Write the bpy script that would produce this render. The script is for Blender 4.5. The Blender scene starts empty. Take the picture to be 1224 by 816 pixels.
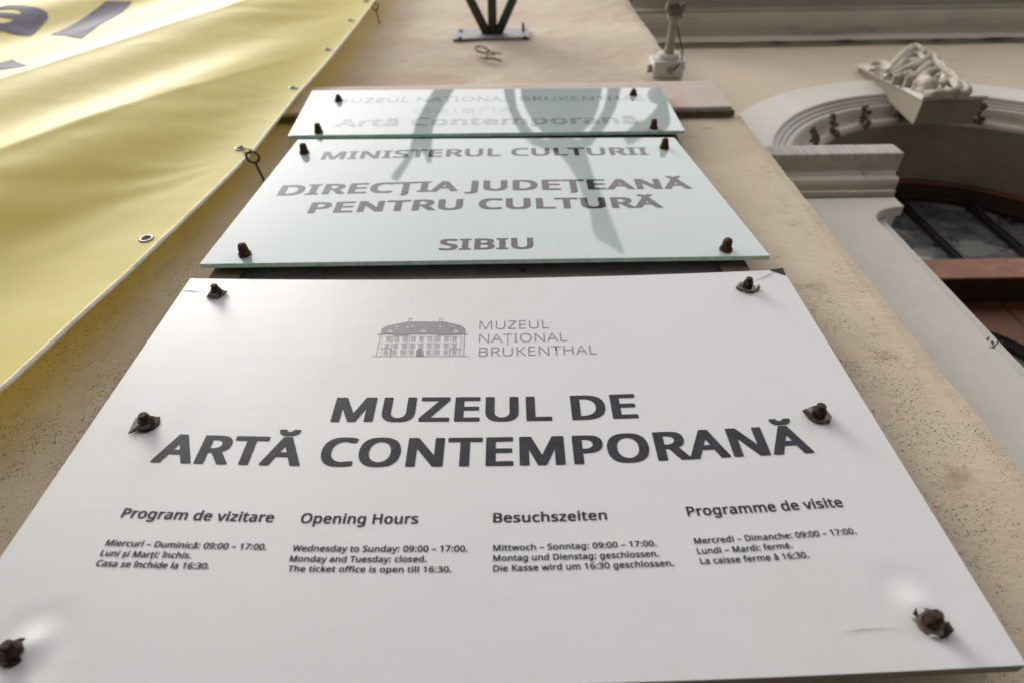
import bpy, bmesh, math, random
from mathutils import Vector, Matrix, noise
random.seed(7)
PI = math.pi
R = math.radians
S = bpy.context.scene
COL = S.collection

# ---------------------------------------------------------------- camera
EYE = 1.6                                  # eye height over the pavement
FPX = 723.0                                # focal length in pixels of a 1224 wide frame
AL = math.atan(625.0 / FPX)
RO = R(0.85)
r0 = Vector((1, 0, 0)); f0 = Vector((0, math.sin(AL), math.cos(AL))); u0 = Vector((0, -math.cos(AL), math.sin(AL)))
cr = r0 * math.cos(RO) - u0 * math.sin(RO)
cu = r0 * math.sin(RO) + u0 * math.cos(RO)
cam_d = bpy.data.cameras.new("camera")
cam = bpy.data.objects.new("camera", cam_d); COL.objects.link(cam)
m = Matrix((cr, cu, -f0)).transposed().to_4x4(); m.translation = Vector((0, 0, EYE))
cam.matrix_world = m
cam_d.sensor_width = 36.0; cam_d.lens = FPX / 1224 * 36
cam_d.clip_start = 0.02; cam_d.clip_end = 500
cam_d.dof.use_dof = True; cam_d.dof.focus_distance = 0.74; cam_d.dof.aperture_fstop = 3.5
S.camera = cam

# ---------------------------------------------------------------- sky, sun, exposure
SUN_EL, SUN_AZ = 56, 66                     # degrees; azimuth measured from -Y (street side) towards -X
W = bpy.data.worlds.new("World"); S.world = W; W.use_nodes = True
wn = W.node_tree; wn.nodes.clear()
sky = wn.nodes.new('ShaderNodeTexSky'); sky.sky_type = 'NISHITA'; sky.sun_disc = False
sky.sun_elevation = R(SUN_EL); sky.sun_rotation = R(180 + SUN_AZ)
sky.dust_density = 5.0; sky.air_density = 0.8; sky.ozone_density = 0.6
hs = wn.nodes.new('ShaderNodeHueSaturation'); hs.inputs['Saturation'].default_value = 0.16
tn = wn.nodes.new('ShaderNodeMix'); tn.data_type = 'RGBA'; tn.blend_type = 'MULTIPLY'
tn.inputs[0].default_value = 1.0; tn.inputs[7].default_value = (1.0, 0.975, 0.945, 1)
bg = wn.nodes.new('ShaderNodeBackground'); bg.inputs[1].default_value = 0.15
wo = wn.nodes.new('ShaderNodeOutputWorld')
wn.links.new(sky.outputs[0], hs.inputs['Color']); wn.links.new(hs.outputs[0], tn.inputs[6])
ov = wn.nodes.new('ShaderNodeMix'); ov.data_type = 'RGBA'; ov.inputs[0].default_value = 0.75; ov.inputs[7].default_value = (5.6, 5.5, 5.4, 1)   # even cloud layer
wn.links.new(tn.outputs[2], ov.inputs[6]); wn.links.new(ov.outputs[2], bg.inputs[0]); wn.links.new(bg.outputs[0], wo.inputs[0])
sd = bpy.data.lights.new("sun", 'SUN'); sd.energy = 1.2; sd.angle = R(26); sd.color = (1.0, 0.96, 0.9)
so = bpy.data.objects.new("sun", sd); COL.objects.link(so)
sv = Vector((-math.sin(R(SUN_AZ)) * math.cos(R(SUN_EL)), -math.cos(R(SUN_AZ)) * math.cos(R(SUN_EL)), math.sin(R(SUN_EL))))
so.rotation_euler = sv.to_track_quat('Z', 'Y').to_euler(); so.location = (0, -3, 8)
S.view_settings.view_transform = 'Standard'; S.view_settings.look = 'None'
S.view_settings.exposure = 1.38; S.view_settings.gamma = 1.0; S.view_settings.use_curve_mapping = False


def at(px, py, Y):
    """the point of the vertical plane y = Y that the photograph shows at pixel (px, py) of 1224 x 816"""
    d = cr * (px - 612) + cu * (408 - py) + f0 * FPX
    p = d * (Y / d.y)
    return Vector((p.x, Y, p.z + EYE))


# ---------------------------------------------------------------- materials
def mat(name, col, rough=0.8, metal=0.0, ior=1.45, var=None, vscale=8, bump=0.0, bscale=60, coat=0.0, stain=None, spec=0.5,
        detail=6, streak=None, pits=0.0, pscale=200, trans=None):
    M = bpy.data.materials.new(name); M.use_nodes = True
    nt = M.node_tree; N = nt.nodes; L = nt.links
    b = N['Principled BSDF']
    b.inputs['Base Color'].default_value = (*col, 1); b.inputs['Roughness'].default_value = rough
    b.inputs['Metallic'].default_value = metal; b.inputs['IOR'].default_value = ior
    b.inputs['Specular IOR Level'].default_value = spec
    b.inputs['Coat Weight'].default_value = coat; b.inputs['Coat Roughness'].default_value = 0.03
    tc = N.new('ShaderNodeTexCoord')
    cur = None
    def mixc(fac, a, c):
        mx = N.new('ShaderNodeMix'); mx.data_type = 'RGBA'
        L.new(fac, mx.inputs[0])
        if isinstance(a, tuple): mx.inputs[6].default_value = (*a, 1)
        else: L.new(a, mx.inputs[6])
        mx.inputs[7].default_value = (*c, 1)
        return mx.outputs[2]
    def noi(scale, det=detail, stretch=(1, 1, 1), off=(0, 0, 0), rgh=0.6):
        mp = N.new('ShaderNodeMapping'); mp.inputs['Scale'].default_value = stretch; mp.inputs['Location'].default_value = off
        L.new(tc.outputs['Object'], mp.inputs[0])
        n = N.new('ShaderNodeTexNoise'); n.inputs['Scale'].default_value = scale; n.inputs['Detail'].default_value = det
        n.inputs['Roughness'].default_value = rgh
        L.new(mp.outputs[0], n.inputs['Vector']); return n.outputs[0]
    def ramp(src, a, c):
        r = N.new('ShaderNodeMapRange'); r.inputs[1].default_value = a; r.inputs[2].default_value = c
        L.new(src, r.inputs[0]); return r.outputs[0]
    if var:
        cur = mixc(ramp(noi(vscale), 0.35, 0.68), col, var)
    if stain:                               # (colour, scale, threshold lo, hi, stretch, strength)
        for st in stain:
            c, sc_, lo, hi, stc, off = st
            cur = mixc(ramp(noi(sc_, 8, stc, off, 0.65), lo, hi), cur or col, c)
    h = None
    if pits:
        v = N.new('ShaderNodeTexVoronoi'); v.inputs['Scale'].default_value = pscale
        nn = N.new('ShaderNodeTexNoise'); nn.inputs['Scale'].default_value = pscale * .7
        L.new(tc.outputs['Object'], nn.inputs['Vector'])
        va = N.new('ShaderNodeVectorMath'); va.operation = 'MULTIPLY_ADD'; va.inputs[1].default_value = (.012, .012, .012)
        L.new(nn.outputs[1], va.inputs[0]); L.new(tc.outputs['Object'], va.inputs[2]); L.new(va.outputs[0], v.inputs['Vector'])
        pr = ramp(v.outputs[0], 0.0, 0.33)
        area = ramp(noi(14, 8, (1, 1, .6), (3, 1, 7), .75), 0.46, 0.62)
        im = N.new('ShaderNodeMath'); im.operation = 'SUBTRACT'; im.inputs[0].default_value = 1; L.new(pr, im.inputs[1])
        pm = N.new('ShaderNodeMath'); pm.operation = 'MULTIPLY'; L.new(im.outputs[0], pm.inputs[0]); L.new(area, pm.inputs[1])
        dk = N.new('ShaderNodeMath'); dk.operation = 'MULTIPLY'; dk.inputs[1].default_value = pits; L.new(pm.outputs[0], dk.inputs[0])
        cur = mixc(dk.outputs[0], cur or col, (0.10, 0.075, 0.05))
        h = pm.outputs[0]
    if cur is not None:
        L.new(cur, b.inputs['Base Color'])
    last = None
    if bump:
        bp = N.new('ShaderNodeBump'); bp.inputs['Strength'].default_value = min(1, bump); bp.inputs['Distance'].default_value = 0.004
        L.new(noi(bscale, 8, streak or (1, 1, 1)), bp.inputs['Height']); last = bp
    if h is not None:
        b2 = N.new('ShaderNodeBump'); b2.invert = True; b2.inputs['Strength'].default_value = .9; b2.inputs['Distance'].default_value = .0035
        L.new(h, b2.inputs['Height'])
        if last: L.new(last.outputs[0], b2.inputs['Normal'])
        last = b2
    if last: L.new(last.outputs[0], b.inputs['Normal'])
    if trans:
        t = N.new('ShaderNodeBsdfTranslucent'); t.inputs[0].default_value = (*trans[0], 1)
        mx = N.new('ShaderNodeMixShader'); mx.inputs[0].default_value = trans[1]
        L.new(b.outputs[0], mx.inputs[1]); L.new(t.outputs[0], mx.inputs[2])
        L.new(mx.outputs[0], N['Material Output'].inputs[0])
    return M

STUCCO = mat('beige_stucco', (.54, .46, .355), .95, var=(.48, .395, .295), vscale=5, bump=.32, bscale=60, spec=.2,
             stain=[((.30, .225, .145), 9, .60, .78, (1, 1, 1.6), (0, 0, 3)), ((.53, .44, .33), 14, .6, .7, (1, 1, 2), (5, 0, 1))],
             streak=(1, 1, 1.5), pits=.55, pscale=250)
STUCCO_UP = mat('upper_stucco', (.55, .47, .385), .95, var=(.49, .41, .325), vscale=4, bump=.8, bscale=26, spec=.2,
                stain=[((.29, .225, .155), 7, .60, .80, (1, 1, 2.4), (1, 0, 3)), ((.46, .33, .25), 3, .5, .8, (1, 1, 1), (7, 0, 1))], streak=(1, 1, 2.5))
WALLM = mat('facade_plaster', (.56, .48, .385), .95, var=(.50, .425, .335), vscale=3, bump=.5, bscale=22, spec=.2,
            stain=[((.33, .26, .18), 5, .60, .8, (1, 1, 1.5), (1, 0, 9))])
BANDM = mat('pinkish_plaster', (.54, .475, .435), .95, var=(.49, .42, .38), vscale=7, bump=.5, bscale=40, spec=.2,
            stain=[((.54, .34, .27), 11, .56, .76, (3.0, 1, .3), (0, 0, 5)), ((.27, .21, .16), 14, .64, .8, (3, 1, .4), (4, 0, 5))])
TRIM = mat('pale_grey_plaster', (.60, .575, .54), .9, var=(.55, .52, .48), vscale=5, bump=.25, bscale=60, spec=.2,
           stain=[((.25, .225, .19), 11, .66, .80, (1, 1, 1), (4, 0, 3))])
MOLD = mat('moulding_plaster', (.50, .455, .395), .9, var=(.41, .365, .31), vscale=8, bump=.25, bscale=70, spec=.2,
           stain=[((.14, .12, .095), 13, .60, .8, (2, 1, .5), (4, 0, 3))])
DARKPL = mat('dark_soffit_plaster', (.30, .26, .21), .95, var=(.245, .21, .17), vscale=9, bump=.25, bscale=60, spec=.1)  # darker plaster for the arch soffit and keystone body
GRIME = mat('grimy_carving', (.17, .15, .125), .95, var=(.09, .08, .065), vscale=90, bump=.8, bscale=200, spec=.1)
FASC = mat('brushed_fascia', (.53, .51, .48), .9, var=(.37, .35, .32), vscale=40, detail=3, spec=.2, bump=.9, bscale=30, streak=(4, .3, .3))
for n_ in FASC.node_tree.nodes:
    if n_.type == 'MAPPING' and tuple(n_.inputs['Scale'].default_value) == (1, 1, 1): n_.inputs['Scale'].default_value = (3.5, .2, .2)
CORN = mat('cornice_plaster', (.50, .455, .39), .9, var=(.42, .38, .32), vscale=5, bump=.2, bscale=50, spec=.2,
           stain=[((.16, .14, .12), 5, .58, .8, (.4, 2, 4), (4, 0, 3))])
DIRT_SHADE = mat('black_crust_and_shadow', (.07, .06, .05), .95, bump=.8, bscale=120)
SHEET = mat('white_vinyl_film', (.55, .552, .562), .44, var=(.52, .522, .532), vscale=3, bump=.10, bscale=9, spec=.5, ior=1.5, streak=(.6, 1, 3),
            stain=[((.36, .31, .26), 34, .72, .82, (1, 1, 1), (4, 0, 3)), ((.47, .46, .45), 2.5, .5, .75, (1, 1, .4), (9, 0, 3)), ((.46, .45, .44), 60, .62, .8, (.25, 1, 4), (2, 0, 3))])
SHEETEDGE = mat('sheet_edge', (.18, .16, .14), .7)
INK = mat('black_print', (.012, .012, .020), .36, spec=.17, ior=1.5, bump=.05, bscale=9, streak=(.6, 1, 3), var=(.03, .03, .04), vscale=60)
INKG = mat('grey_logo_print', (.12, .12, .125), .38, spec=.5, ior=1.5, var=(.20, .20, .20), vscale=250)
FILM = mat('frosted_glass', (.385, .445, .452), .035, ior=1.62, spec=.5, var=(.41, .465, .47), vscale=6,
           stain=[((.30, .37, .36), 60, .62, .75, (1, 1, .3), (4, 0, 3))])
GEDGE = mat('green_glass_edge', (.60, .78, .69), .15, ior=1.5, var=(.42, .60, .52), vscale=60, stain=[((.10, .05, .02), 60, .68, .72, (1, 1, 1), (4, 0, 3))])  # pale colour stands in for light carried through the glass
GINK = mat('grey_glass_print', (.045, .038, .043), .05, ior=1.5, spec=.34, var=(.06, .052, .056), vscale=80)
GINK2 = mat('faded_glass_print', (.17, .185, .195), .035, ior=1.6, spec=.45, var=(.32, .39, .38), vscale=40, detail=3)
GINK3 = mat('peeling_gold_print', (.33, .37, .33), .035, ior=1.6, spec=.5, var=(.33, .41, .40), vscale=50, detail=3)
RUST = mat('rusty_iron', (.050, .024, .015), .85, metal=.25, var=(.12, .048, .022), vscale=160, bump=1, bscale=400)
RUSTD = mat('dark_rusty_iron', (.018, .012, .010), .75, metal=.3, var=(.065, .028, .015), vscale=220, bump=1, bscale=420)
WASH = mat('dull_washer', (.20, .19, .16), .55, metal=.7, var=(.08, .05, .03), vscale=150)
FLAP = mat('torn_film', (.23, .21, .20), .6, var=(.10, .08, .06), vscale=140)
HOLE = mat('dark_hole', (.02, .016, .013), .9)
SCR = mat('scratch', (.23, .19, .18), .7)
BACKM = mat('painted_backing_board', (.15, .155, .14), .7, var=(.11, .11, .10), vscale=20, bump=.3, bscale=90,
            stain=[((.24, .13, .06), 8, .60, .72, (1.5, 1, .5), (4, 0, 3)), ((.04, .035, .03), 70, .68, .72, (1, 1, 1), (1, 0, 3))])
RAIL = mat('brown_rail', (.13, .095, .06), .8, var=(.07, .05, .03), vscale=30)
BANN = mat('yellow_banner_vinyl', (.78, .71, .26), .55, var=(.76, .68, .225), vscale=2.5, bump=.05, bscale=14, spec=.20,
           stain=[((.54, .42, .12), 60, .70, .78, (1, 1, 1), (4, 0, 3))], trans=((.80, .62, .04), .38))
BINK = mat('violet_banner_print', (.10, .095, .14), .7, spec=.08, var=(.115, .105, .155), vscale=9)
HEM = mat('banner_hem', (.70, .66, .55), .6, var=(.58, .52, .38), vscale=60, bump=.4, bscale=200)
STEEL = mat('dull_steel', (.30, .30, .31), .5, metal=.6, var=(.20, .20, .21), vscale=60)
PLATEM = mat('galvanised_plate', (.24, .24, .255), .55, metal=.3, var=(.16, .155, .16), vscale=30, stain=[((.20, .10, .05), 50, .66, .75, (1, 1, 1), (4, 0, 3))])
STRUT = mat('dark_painted_steel', (.05, .05, .045), .6, var=(.07, .065, .055), vscale=30)
WIRE = mat('rusty_wire', (.09, .06, .035), .7, var=(.20, .13, .08), vscale=120)
CORD = mat('tie_cord', (.45, .37, .28), .9, bump=.8, bscale=500)
LBOX = mat('grey_white_plastic', (.55, .54, .51), .55, var=(.48, .465, .43), vscale=30)
LPIPE = mat('dirty_cream_paint', (.32, .285, .22), .6, var=(.22, .19, .14), vscale=50)
LDARK = mat('brown_joint', (.07, .055, .04), .6, var=(.14, .11, .08), vscale=60)
CABLE = mat('black_cable', (.02, .02, .02), .5)
WOOD = mat('varnished_wood', (.17, .055, .018), .5, var=(.11, .04, .018), vscale=9, bump=.2, bscale=60, streak=(.2, 1, 3), spec=.4)
WOODD = mat('shade_dark_varnished_wood', (.035, .014, .008), .55, var=(.02, .009, .006), vscale=9, bump=.2, bscale=60, streak=(.2, 1, 3), spec=.3)
WOODT = mat('worn_transom_wood', (.30, .14, .085), .7, var=(.20, .085, .05), vscale=22, bump=.35, bscale=60, streak=(.2, 1, 3),
            stain=[((.36, .20, .14), 40, .55, .7, (.3, 1, 2), (4, 0, 3))])
DARKB = mat('black_glazing_bar', (.02, .018, .016), .5)
PANE = mat('patterned_grey_glass', (.15, .16, .165), .08, ior=1.5, var=(.04, .045, .05), vscale=14, detail=2,
           stain=[((.26, .26, .25), 7, .50, .58, (1, 1, 1.6), (4, 0, 3)), ((.03, .09, .12), 18, .62, .68, (1, 1, 1), (2, 0, 7)), ((.02, .02, .02), 13, .60, .63, (1.4, 1, 1), (7, 0, 7))])
PAVE = mat('grey_paving', (.075, .07, .065), .9, var=(.06, .057, .053), vscale=2, bump=.4, bscale=12)
ROADM = mat('asphalt', (.045, .045, .045), .9, var=(.05, .05, .05), vscale=3, bump=.4, bscale=60)
OPPW = mat('opposite_facade', (.20, .18, .15), .9, var=(.16, .14, .12), vscale=.6)
OPPR = mat('dark_roof_tiles', (.10, .05, .035), .9, var=(.07, .04, .03), vscale=3)
OPPG = mat('opposite_pane', (.03, .035, .04), .1)


# ---------------------------------------------------------------- mesh helpers
def link(name, me, mats, parent=None, smooth=False):
    o = bpy.data.objects.new(name, me); COL.objects.link(o)
    for mm in (mats if isinstance(mats, (list, tuple)) else [mats]): me.materials.append(mm)
    if smooth:
        for p in me.polygons: p.use_smooth = True
    if parent: 
        o.parent = parent
        o.matrix_parent_inverse = parent_world(parent).inverted()
    return o

def parent_world(o):
    mw = Matrix.Translation(o.location)
    if o.parent: mw = parent_world(o.parent) @ o.matrix_parent_inverse @ mw
    return mw

def tag(o, label=None, cat=None, group=None, kind=None):
    if label: o['label'] = label
    if cat: o['category'] = cat
    if group: o['group'] = group
    if kind: o['kind'] = kind
    return o

def thing(name, loc, label, cat, group=None):
    o = bpy.data.objects.new(name, None); COL.objects.link(o); o.location = loc; o.empty_display_size = .05
    return tag(o, label, cat, group)

def fin(bm, name, mats, parent=None, smooth=False, bev=0, loc=None):
    bmesh.ops.recalc_face_normals(bm, faces=bm.faces)
    if bev:
        bmesh.ops.bevel(bm, geom=[e for e in bm.edges if len(e.link_faces) == 2 and e.calc_face_angle(0) > .6], offset=bev, segments=2, affect='EDGES', profile=.6)
    me = bpy.data.meshes.new(name)
    if loc is not None:
        for v in bm.verts: v.co -= Vector(loc)
    bm.to_mesh(me); bm.free()
    o = link(name, me, mats, parent, smooth)
    if loc is not None: o.location = loc
    return o

def box(bm, x0, x1, y0, y1, z0, z1, mi=0):
    vs = [bm.verts.new((x, y, z)) for x in (x0, x1) for y in (y0, y1) for z in (z0, z1)]
    fs = [(0, 1, 3, 2), (4, 6, 7, 5), (0, 4, 5, 1), (2, 3, 7, 6), (0, 2, 6, 4), (1, 5, 7, 3)]
    for f in fs:
        fc = bm.faces.new([vs[i] for i in f]); fc.material_index = mi
    return vs

def tube(bm, pts, rad, seg=8, closed=False, cap=True):
    pts = [Vector(p) for p in pts]; n = len(pts)
    rs = rad if isinstance(rad, (list, tuple)) else [rad] * n
    rings = []; up = None
    for i, p in enumerate(pts):
        a = pts[i - 1] if (i > 0 or closed) else p
        c = pts[(i + 1) % n] if (i < n - 1 or closed) else p
        t = (c - a).normalized()
        if up is None: up = t.orthogonal().normalized()
        up = (up - t * up.dot(t)).normalized(); sd_ = t.cross(up)
        rings.append([bm.verts.new(p + (up * math.cos(2 * PI * k / seg) + sd_ * math.sin(2 * PI * k / seg)) * rs[i]) for k in range(seg)])
    for i in range(n if closed else n - 1):
        a, c = rings[i], rings[(i + 1) % n]
        for k in range(seg): bm.faces.new((a[k], a[(k + 1) % seg], c[(k + 1) % seg], c[k]))
    if cap and not closed:
        bm.faces.new(rings[0][::-1]); bm.faces.new(rings[-1])

def lathe_y(bm, c, prof, seg=20, ang0=0.0, mi=0, squash=1):
    """profile [(radius, y)], axis along y through c"""
    rings = []
    for r_, y in prof:
        rings.append([bm.verts.new((c[0] + r_ * math.cos(ang0 + 2 * PI * k / seg), c[1] + y, c[2] + squash * r_ * math.sin(ang0 + 2 * PI * k / seg))) for k in range(seg)])
    for a, b_ in zip(rings, rings[1:]):
        for k in range(seg):
            f = bm.faces.new((a[k], a[(k + 1) % seg], b_[(k + 1) % seg], b_[k])); f.material_index = mi
    for rg in (rings[0], rings[-1]):
        f = bm.faces.new(rg); f.material_index = mi

def sheet_quads(bm, rows, mi=0):
    vr = [[bm.verts.new(p) for p in r_] for r_ in rows]
    for a, c in zip(vr, vr[1:]):
        for k in range(len(a) - 1):
            f = bm.faces.new((a[k], a[k + 1], c[k + 1], c[k])); f.material_index = mi

def poly_slab(bm, pts, y0, y1, mi=0):
    a = [bm.verts.new((p[0], y0, p[1])) for p in pts]; b_ = [bm.verts.new((p[0], y1, p[1])) for p in pts]
    for f in (a, b_[::-1]): bm.faces.new(f).material_index = mi
    for i in range(len(pts)):
        j = (i + 1) % len(pts)
        bm.faces.new((a[i], a[j], b_[j], b_[i])).material_index = mi


# ---------------------------------------------------------------- street
def plane(name, x0, x1, y0, y1, z, m_):
    bm = bmesh.new(); sheet_quads(bm, [[(x0, y0, z), (x1, y0, z)], [(x0, y1, z), (x1, y1, z)]])
    return tag(fin(bm, name, m_), kind='structure')
plane('ground', -200, 200, -200, 200, -.13, ROADM)
bm = bmesh.new(); box(bm, -60, 60, -2.2, .9, -.12, 0.0)
tag(fin(bm, 'pavement', PAVE, bev=.01), kind='structure')

opp = thing('street_building', (0, -11, 0), 'plain row building across the street, seen only as a dark reflection', 'building')
bm = bmesh.new(); box(bm, -25, 25, -19, -11, -.12, 7.6); fin(bm, 'wall', OPPW, opp)
bm = bmesh.new()
poly = [(-19.4, 7.6), (-10.6, 7.6), (-15, 9.3)]
a = [bm.verts.new((-25.3, y, z)) for y, z in poly]; b = [bm.verts.new((25.3, y, z)) for y, z in poly]
bm.faces.new(a); bm.faces.new(b[::-1])
for i in range(3): bm.faces.new((a[i], a[(i + 1) % 3], b[(i + 1) % 3], b[i]))
fin(bm, 'roof', OPPR, opp)
wb = bmesh.new(); box(wb, -.55, .55, -.03, .03, -.9, .9)
wm = bpy.data.meshes.new('window'); wb.to_mesh(wm); wb.free(); wm.materials.append(OPPG)
for i in range(14):
    for z in (1.9, 5.2):
        w_ = bpy.data.objects.new('window', wm); COL.objects.link(w_); w_.parent = opp; w_.location = (-21 + i * 3.2, 0.01, z)

# ---------------------------------------------------------------- the building
def Z(z): return z + EYE
ACX, ACZ = 1.27, Z(1.38)                    # centre of the door arch
bld = thing('museum_building', (0, .6, 0), 'beige plastered facade with pilaster, arched doorway and cornice behind the signs', 'building')

def stucco_grid(name, x0, x1, z0, z1, Y, m_, nx, nz, amp, sidex=None, sideY=.75, edge=0.0):
    bm = bmesh.new(); rows = []
    for j in range(nz + 1):
        z = z0 + (z1 - z0) * j / nz; r_ = []
        for i in range(nx + 1):
            x = x0 + (x1 - x0) * i / nx
            y = Y + amp * noise.noise(Vector((x * 5, 3.1, z * 4))) + amp * .4 * noise.noise(Vector((x * 19, 1.1, z * 17)))
            if i == nx: x += edge * noise.noise(Vector((1, 2, z * 16))) + edge * .5 * noise.noise(Vector((1, 2, z * 50))); y += .004
            r_.append((x, y, z))
        if sidex: r_.append((r_[-1][0], sideY, z))
        rows.append(r_)
    sheet_quads(bm, rows)
    return fin(bm, name, m_, bld, smooth=False)
stucco_grid('pilaster', -1.9, .552, 0, Z(1.44), .54, STUCCO, 120, 170, .0022, True, .70, .003)
stucco_grid('upper_pilaster', -1.9, .508, Z(1.40), Z(7.0), .58, STUCCO_UP, 90, 160, .004, True, .70, .004)

# string course between the two pilaster heights
bm = bmesh.new()
prof = [(.545, Z(1.425)), (.521, Z(1.428)), (.518, Z(1.432)), (.518, Z(1.605)), (.523, Z(1.625)), (.60, Z(1.635))]
n = 60; rows = []
for i in range(n + 1):
    x = -1.9 + (.524 + 1.9) * i / n; rr = []
    for y, z in prof: rr.append((x, y + .0018 * noise.noise(Vector((x * 9, y * 3, z * 9))), z + .003 * noise.noise(Vector((x * 14, 0, z)))))
    rows.append(rr)
rows.append([(.532, min(y + .012, .6), z) for y, z in prof]); rows.append([(.533, .70, z) for y, z in prof])
sheet_quads(bm, rows); fin(bm, 'string_course', BANDM, bld)
# dark brown drip line along its lower edge
bm = bmesh.new(); box(bm, -1.9, .530, .524, .5355, Z(1.4185), Z(1.4245)); fin(bm, 'drip_edge', mat('drip_edge_brown', (.15, .12, .085), .95, var=(.08, .06, .04), vscale=60), bld)

# facade wall with its arched hole
bm = bmesh.new(); YW = .692; RO_ = .720; TOP = Z(2.56)
N_ = 48; arc = [(ACX - RO_ * math.cos(PI * k / N_), ACZ + RO_ * math.sin(PI * k / N_)) for k in range(N_ + 1)]
def wy(x, z): return YW + .003 * noise.noise(Vector((x * 4, 9, z * 4)))
for (xa, za), (xb, zb) in zip(arc, arc[1:]):
    rows = []
    for t in range(13):
        rows.append([(xa, wy(xa, za + (TOP - za) * t / 12), za + (TOP - za) * t / 12), (xb, wy(xb, zb + (TOP - zb) * t / 12), zb + (TOP - zb) * t / 12)])
    sheet_quads(bm, rows)
box(bm, .50, ACX - RO_, YW, YW + .2, 0, TOP); box(bm, ACX + RO_, 6, YW, YW + .2, 0, TOP)
fin(bm, 'wall', WALLM, bld)
bm = bmesh.new(); box(bm, .5, 6, YW + .21, YW + .3, Z(2.2), Z(8)); box(bm, .5, 6, .65, .9, Z(3.2), Z(8)); fin(bm, 'upper_wall', WALLM, bld)

# cornice
prof = [(.70, 2.552), (.674, 2.556), (.671, 2.575), (.668, 2.612), (.655, 2.622), (.640, 2.632), (.622, 2.648), (.606, 2.668), (.600, 2.690), (.590, 2.694),
        (.588, 2.712), (.5935, 2.722), (.586, 2.735), (.57, 2.760), (.52, 2.78), (.40, 2.79), (.38, 2.80), (.38, 2.9), (.34, 2.98), (.34, 3.05), (.7, 3.1)]
bm = bmesh.new(); rows = []
for i in range(41):
    x = .509 + 5.4 * i / 40
    rows.append([(x, y, Z(z) + .0015 * noise.noise(Vector((x * 6, z * 8, 0)))) for y, z in prof])
sheet_quads(bm, rows); fin(bm, 'cornice', CORN, bld)
bm = bmesh.new(); pts = [(.53 + i * .035, .675 + .003 * random.random(), Z(2.549) + .004 * random.random()) for i in range(60)]
tube(bm, pts, [.002 + .0045 * random.random() ** 2 for _ in pts], 6); fin(bm, 'shadow_line', DIRT_SHADE, bld)  # dark line standing in for the shadow at the cornice foot

# archivolt: flat ring, stepped mouldings, cove and deep soffit, all swept round the arch
def arch_sweep(name, prof, m_, seg=72, parent=bld, a0=0, a1=PI, smooth=False):
    bm = bmesh.new(); rows = []
    for k in range(seg + 1):
        an = a0 + (a1 - a0) * k / seg
        rows.append([(ACX - r_ * math.cos(an), y, ACZ + r_ * math.sin(an)) for r_, y in prof])
    sheet_quads(bm, rows); return fin(bm, name, m_, parent, smooth=smooth)
arch_sweep('archivolt', [(.722, .70), (.721, .6815), (.719, .680), (.592, .680)], TRIM)
arch_sweep('arch_moulding', [(.5921, .6795), (.588, .683), (.586, .690), (.578, .688), (.575, .690), (.573, .697), (.566, .694), (.562, .695), (.560, .703),
                             (.556, .700), (.549, .698), (.543, .700), (.540, .704)], TRIM)
arch_sweep('arch_cove', [(.540, .7035), (.534, .709), (.522, .722), (.512, .728), (.506, .7275), (.503, .7255), (.493, .724), (.487, .726), (.480, .731), (.476, .738)], MOLD)
arch_sweep('arch_soffit', [(.4755, .7365), (.475, .80), (.474, .945)], DARKPL)

# carved rosettes in the cove
def lumps(bm, c, specs, seed):
    rnd = random.Random(seed)
    for (dx, dy, dz, r_) in specs:
        mtx = Matrix.Translation(Vector(c) + Vector((dx, dy, dz)))
        g = bmesh.ops.create_icosphere(bm, subdivisions=2, radius=r_, matrix=mtx)
        for v in g['verts']: v.co += (v.co - mtx.translation) * .35 * noise.noise(v.co * 160 + Vector((seed, 0, 0)))
angs = []
for p in ((961, 165.5), (990, 151), (1026, 139), (1071, 135)):
    q = at(*p, .712); angs.append(math.atan2(q.z - ACZ, ACX - q.x))
step = 0.31
angs += [PI / 2 + (PI / 2 - angs[3]), PI - angs[2], PI - angs[1], PI - angs[0]]
for i, an in enumerate(angs):
    bm = bmesh.new(); rnd = random.Random(i)
    er = Vector((-math.cos(an), 0, math.sin(an))); et = Vector((math.sin(an), 0, math.cos(an))); ey = Vector((0, 1, 0))
    c = Vector((ACX, 0, ACZ)) + er * .506 + ey * .712
    ax = (-er * .35 + ey * .6).normalized()
    sp = []
    for k in range(16):
        t = (k - 7.5) / 7.5; w = .010 * (1 - t * t * .6)
        d = ax * t * .030 + et * rnd.uniform(-w, w) * 1.35 + (er * -1 + ey * -.6) * rnd.uniform(0, .014)
        sp.append((d.x, d.y, d.z, rnd.uniform(.005, .0095)))
    lumps(bm, c, sp, i); fin(bm, 'carved_rosette', GRIME, bld)

# keystone with acanthus carving
kY = .624
def kface(z): return .668 - (Z(2.235) - z) / .491 * .056
bm = bmesh.new()
def kslab(dx, f0_, f1_, zb_, zt_):
    c_ = [(1.184 - dx, zb_, f0_), (1.358 + dx, zb_, f0_), (1.325 + dx, zt_, f0_), (1.238 - dx, zt_, f0_)]
    a_ = [bm.verts.new((x, kface(z) + f0_, z)) for x, z, _ in c_]; b2 = [bm.verts.new((x, f1_ if f1_ > .3 else kface(z) + f1_, z)) for x, z, _ in c_]
    bm.faces.new(a_); bm.faces.new(b2[::-1])
    for i in range(4): bm.faces.new((a_[i], a_[(i + 1) % 4], b2[(i + 1) % 4], b2[i]))
kslab(0, .011, .694, Z(1.744), Z(2.235)); key = fin(bm, 'keystone', DARKPL, bld, bev=.003)
bm = bmesh.new(); kslab(.006, 0, .0105, Z(1.742), Z(2.239)); fin(bm, 'face_slab', TRIM, key, bev=.002)
bm = bmesh.new()
def zp(x, y, Y): return at(1030 + x / 6.31, 50 + y / 6.31, Y)
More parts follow.
